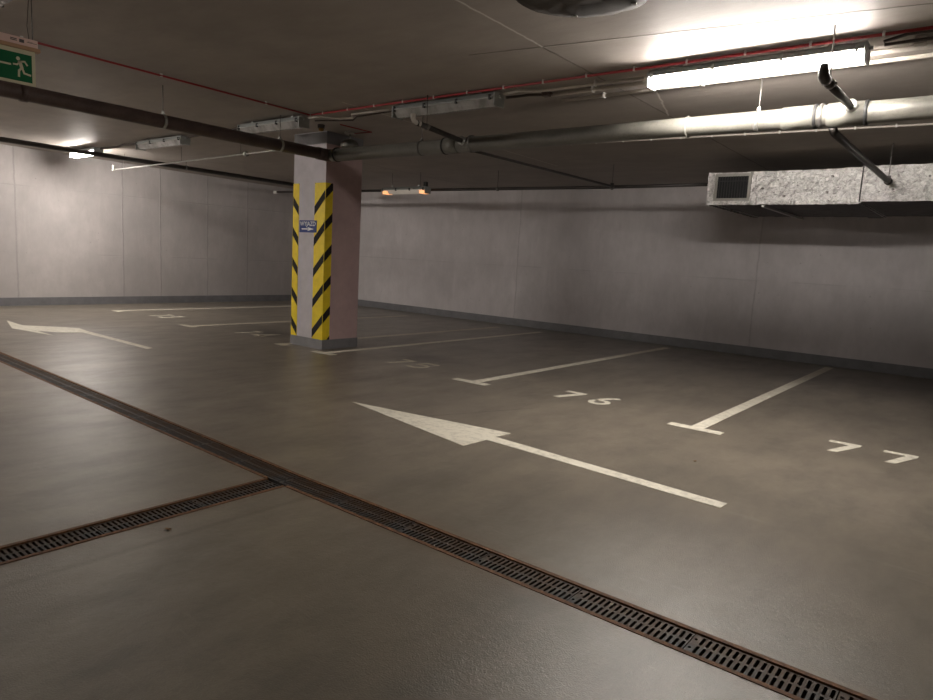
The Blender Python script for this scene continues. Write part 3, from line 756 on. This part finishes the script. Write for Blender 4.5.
for k in range(11):
    x = gx0+.06+k*.035; g.box((x-.003, DY-.018, gz0+.035), (x+.003, DY-.008, gz1-.035))
g.box((gx0+.035, DY-.019, gz1-.10), (gx1-.035, DY-.012, gz1-.09))
s = g.done('slats', 'rubber', gr); s.data.transform(Matrix.Translation(-t.location))
for x, z in ((-2.62, .20), (-2.35, .10), (-1.82, .33), (-1.86, .14), (-1.17, .16), (-.83, .30)):
    part_at(MB().tube([(x, DY-.03, DB+z), (x, DY-.002, DB+z)], .014, 10), 'fixing_pin', 'steel', t)
for x in (-2.6, -.35, 2.5):
    part_at(MB().box((x-.02, DY+.03, DB-.035), (x+.02, 11.5, DB-.008)), 'support_bar', 'zinc', t)
    part_at(MB().tube([(x, 11.48, DB-.03), (x, 11.48, cz(11.48)-.001)], .005, 8), 'hanger_rod', 'steel', t)

# ------------------------------------------------------------------ exit sign
EXX = -5.60
t = thing('exit_sign', 'green running man exit sign hanging at the upper left', 'sign', (EXX, 1.75, 2.70))
ya, yb = 1.545, 1.932
part_at(MB().box((EXX-.035, ya, 2.708), (EXX+.004, yb, 2.760)), 'casing', 'casing', t, .003)
part_at(MB().box((EXX-.045, ya-.012, 2.680), (EXX+.014, yb+.013, 2.706)), 'casing_lip', 'ochre', t, .003)
pan = part_at(MB().box((EXX-.012, ya+.015, 2.443), (EXX-.004, yb-.018, 2.680)), 'sign_panel', 'cream', t)
def yz(pts, x0, x1, mi=0, m=None):
    m = m or MB()
    a = [m.bm.verts.new((x0, p[0], p[1])) for p in pts]; b = [m.bm.verts.new((x1, p[0], p[1])) for p in pts]
    m.bm.faces.new(a); m.bm.faces.new(b[::-1]); n = len(pts)
    for i in range(n): m.bm.faces.new([a[i], a[(i+1) % n], b[(i+1) % n], b[i]])
    return m
part_at(yz([(ya+.028, 2.462), (yb-.040, 2.462), (yb-.040, 2.650), (ya+.028, 2.650)], EXX-.005, EXX-.003), 'green_field', 'green', t)
m = MB()
def st(pts, w):
    for q in stroke(pts, w): yz(q, EXX-.0035, EXX-.0015, 0, m)
yz([(1.806+.012*math.cos(a), 2.613+.013*math.sin(a)) for a in [2*math.pi*k/14 for k in range(14)]], EXX-.0035, EXX-.0015, 0, m)
st([(1.774, 2.570), (1.799, 2.571), (1.815, 2.590)], .011); st([(1.812, 2.592), (1.846, 2.600), (1.864, 2.575)], .011)
st([(1.815, 2.597), (1.829, 2.550)], .021); st([(1.827, 2.552), (1.810, 2.533), (1.808, 2.490)], .013); st([(1.830, 2.552), (1.842, 2.520), (1.884, 2.513)], .013)
part_at(m, 'running_man', 'cream', t)
m = MB(); st([(1.762, 2.564), (1.655, 2.564)], .012); st([(1.69, 2.60), (1.65, 2.564), (1.69, 2.528)], .012); part_at(m, 'arrow', 'cream', t)
m = MB()
for a, b, c, d in ((1.760, 1.800, 2.728, 2.734), (1.760, 1.800, 2.738, 2.744), (1.815, 1.845, 2.724, 2.746), (1.862, 1.925, 2.733, 2.736), (1.868, 1.9, 2.739, 2.741)):
    yz([(a, c), (b, c), (b, d), (a, d)], EXX+.0035, EXX+.0055, 0, m)
part_at(m, 'printed_marks', 'ink', t)
for yy in (1.62, 1.905): part_at(MB().tube([(EXX-.015, yy, 2.758), (EXX-.015, yy, cz(yy)-.001)], .0045, 8), 'hanger_rod', 'steel', t)
part_at(MB().tube([(EXX-.02, 1.885, 2.758), (EXX-.022, 1.875, 2.85), (EXX-.018, 1.89, cz(1.89)-.001)], .0028, 8), 'power_cord', 'cable', t)

# debris on the floor
def leaf(x, y, s, label, a):
    m = MB(); pts = [(math.cos(t_)*s*(1+.3*math.sin(3*t_)), math.sin(t_)*s*.55) for t_ in [2*math.pi*k/9 for k in range(9)]]
    c, d = math.cos(a), math.sin(a)
    vs = [m.bm.verts.new((x+c*p-d*q, y+d*p+c*q, .002+.006*abs(math.sin(i*1.7)))) for i, (p, q) in enumerate(pts)]
    top = m.bm.verts.new((x, y, .010))
    for i in range(9): m.bm.faces.new([vs[i], vs[(i+1) % 9], top])
    bot = m.bm.verts.new((x, y, .0005))
    for i in range(9): m.bm.faces.new([vs[(i+1) % 9], vs[i], bot])
    tag(m.done('dry_leaf', 'leaf', loc=(x, y, 0)), label, 'leaf')
leaf(-3.04, 1.55, .018, 'tiny dry leaf beside the side drain', .4)
leaf(-1.62, 4.82, .016, 'tiny dark scrap between the long arrow and bay number 76', 1.2)

# ------------------------------------------------------------------ world, camera
w = bpy.data.worlds.new('dark'); S.world = w; w.use_nodes = True
w.node_tree.nodes['Background'].inputs[0].default_value = (0, 0, 0, 1)
cd = bpy.data.cameras.new('camera'); cam = bpy.data.objects.new('camera', cd); COL.objects.link(cam); S.camera = cam
yaw, pit, rol = 0.671908333, 0.137637302, 0.0549412199
f = V((-math.sin(yaw)*math.cos(pit), math.cos(yaw)*math.cos(pit), -math.sin(pit))); r = V((math.cos(yaw), math.sin(yaw), 0)); u = r.cross(f)
r2 = r*math.cos(rol)+u*math.sin(rol); u2 = -r*math.sin(rol)+u*math.cos(rol)
mt = Matrix((r2, u2, -f)).transposed().to_4x4(); mt.translation = V((0, 0, 1.4)); cam.matrix_world = mt
cd.sensor_width = 36; cd.lens = 666.951/933*36; cd.clip_start = .02; cd.clip_end = 100
S.view_settings.view_transform = 'Standard'; S.view_settings.look = 'None'; S.view_settings.gamma = 1; S.view_settings.exposure = 2.13
try: S.view_settings.use_curve_mapping = False
except Exception: pass
try:
    S.cycles.max_bounces = 10; S.cycles.diffuse_bounces = 6; S.cycles.use_denoising = True
except Exception: pass
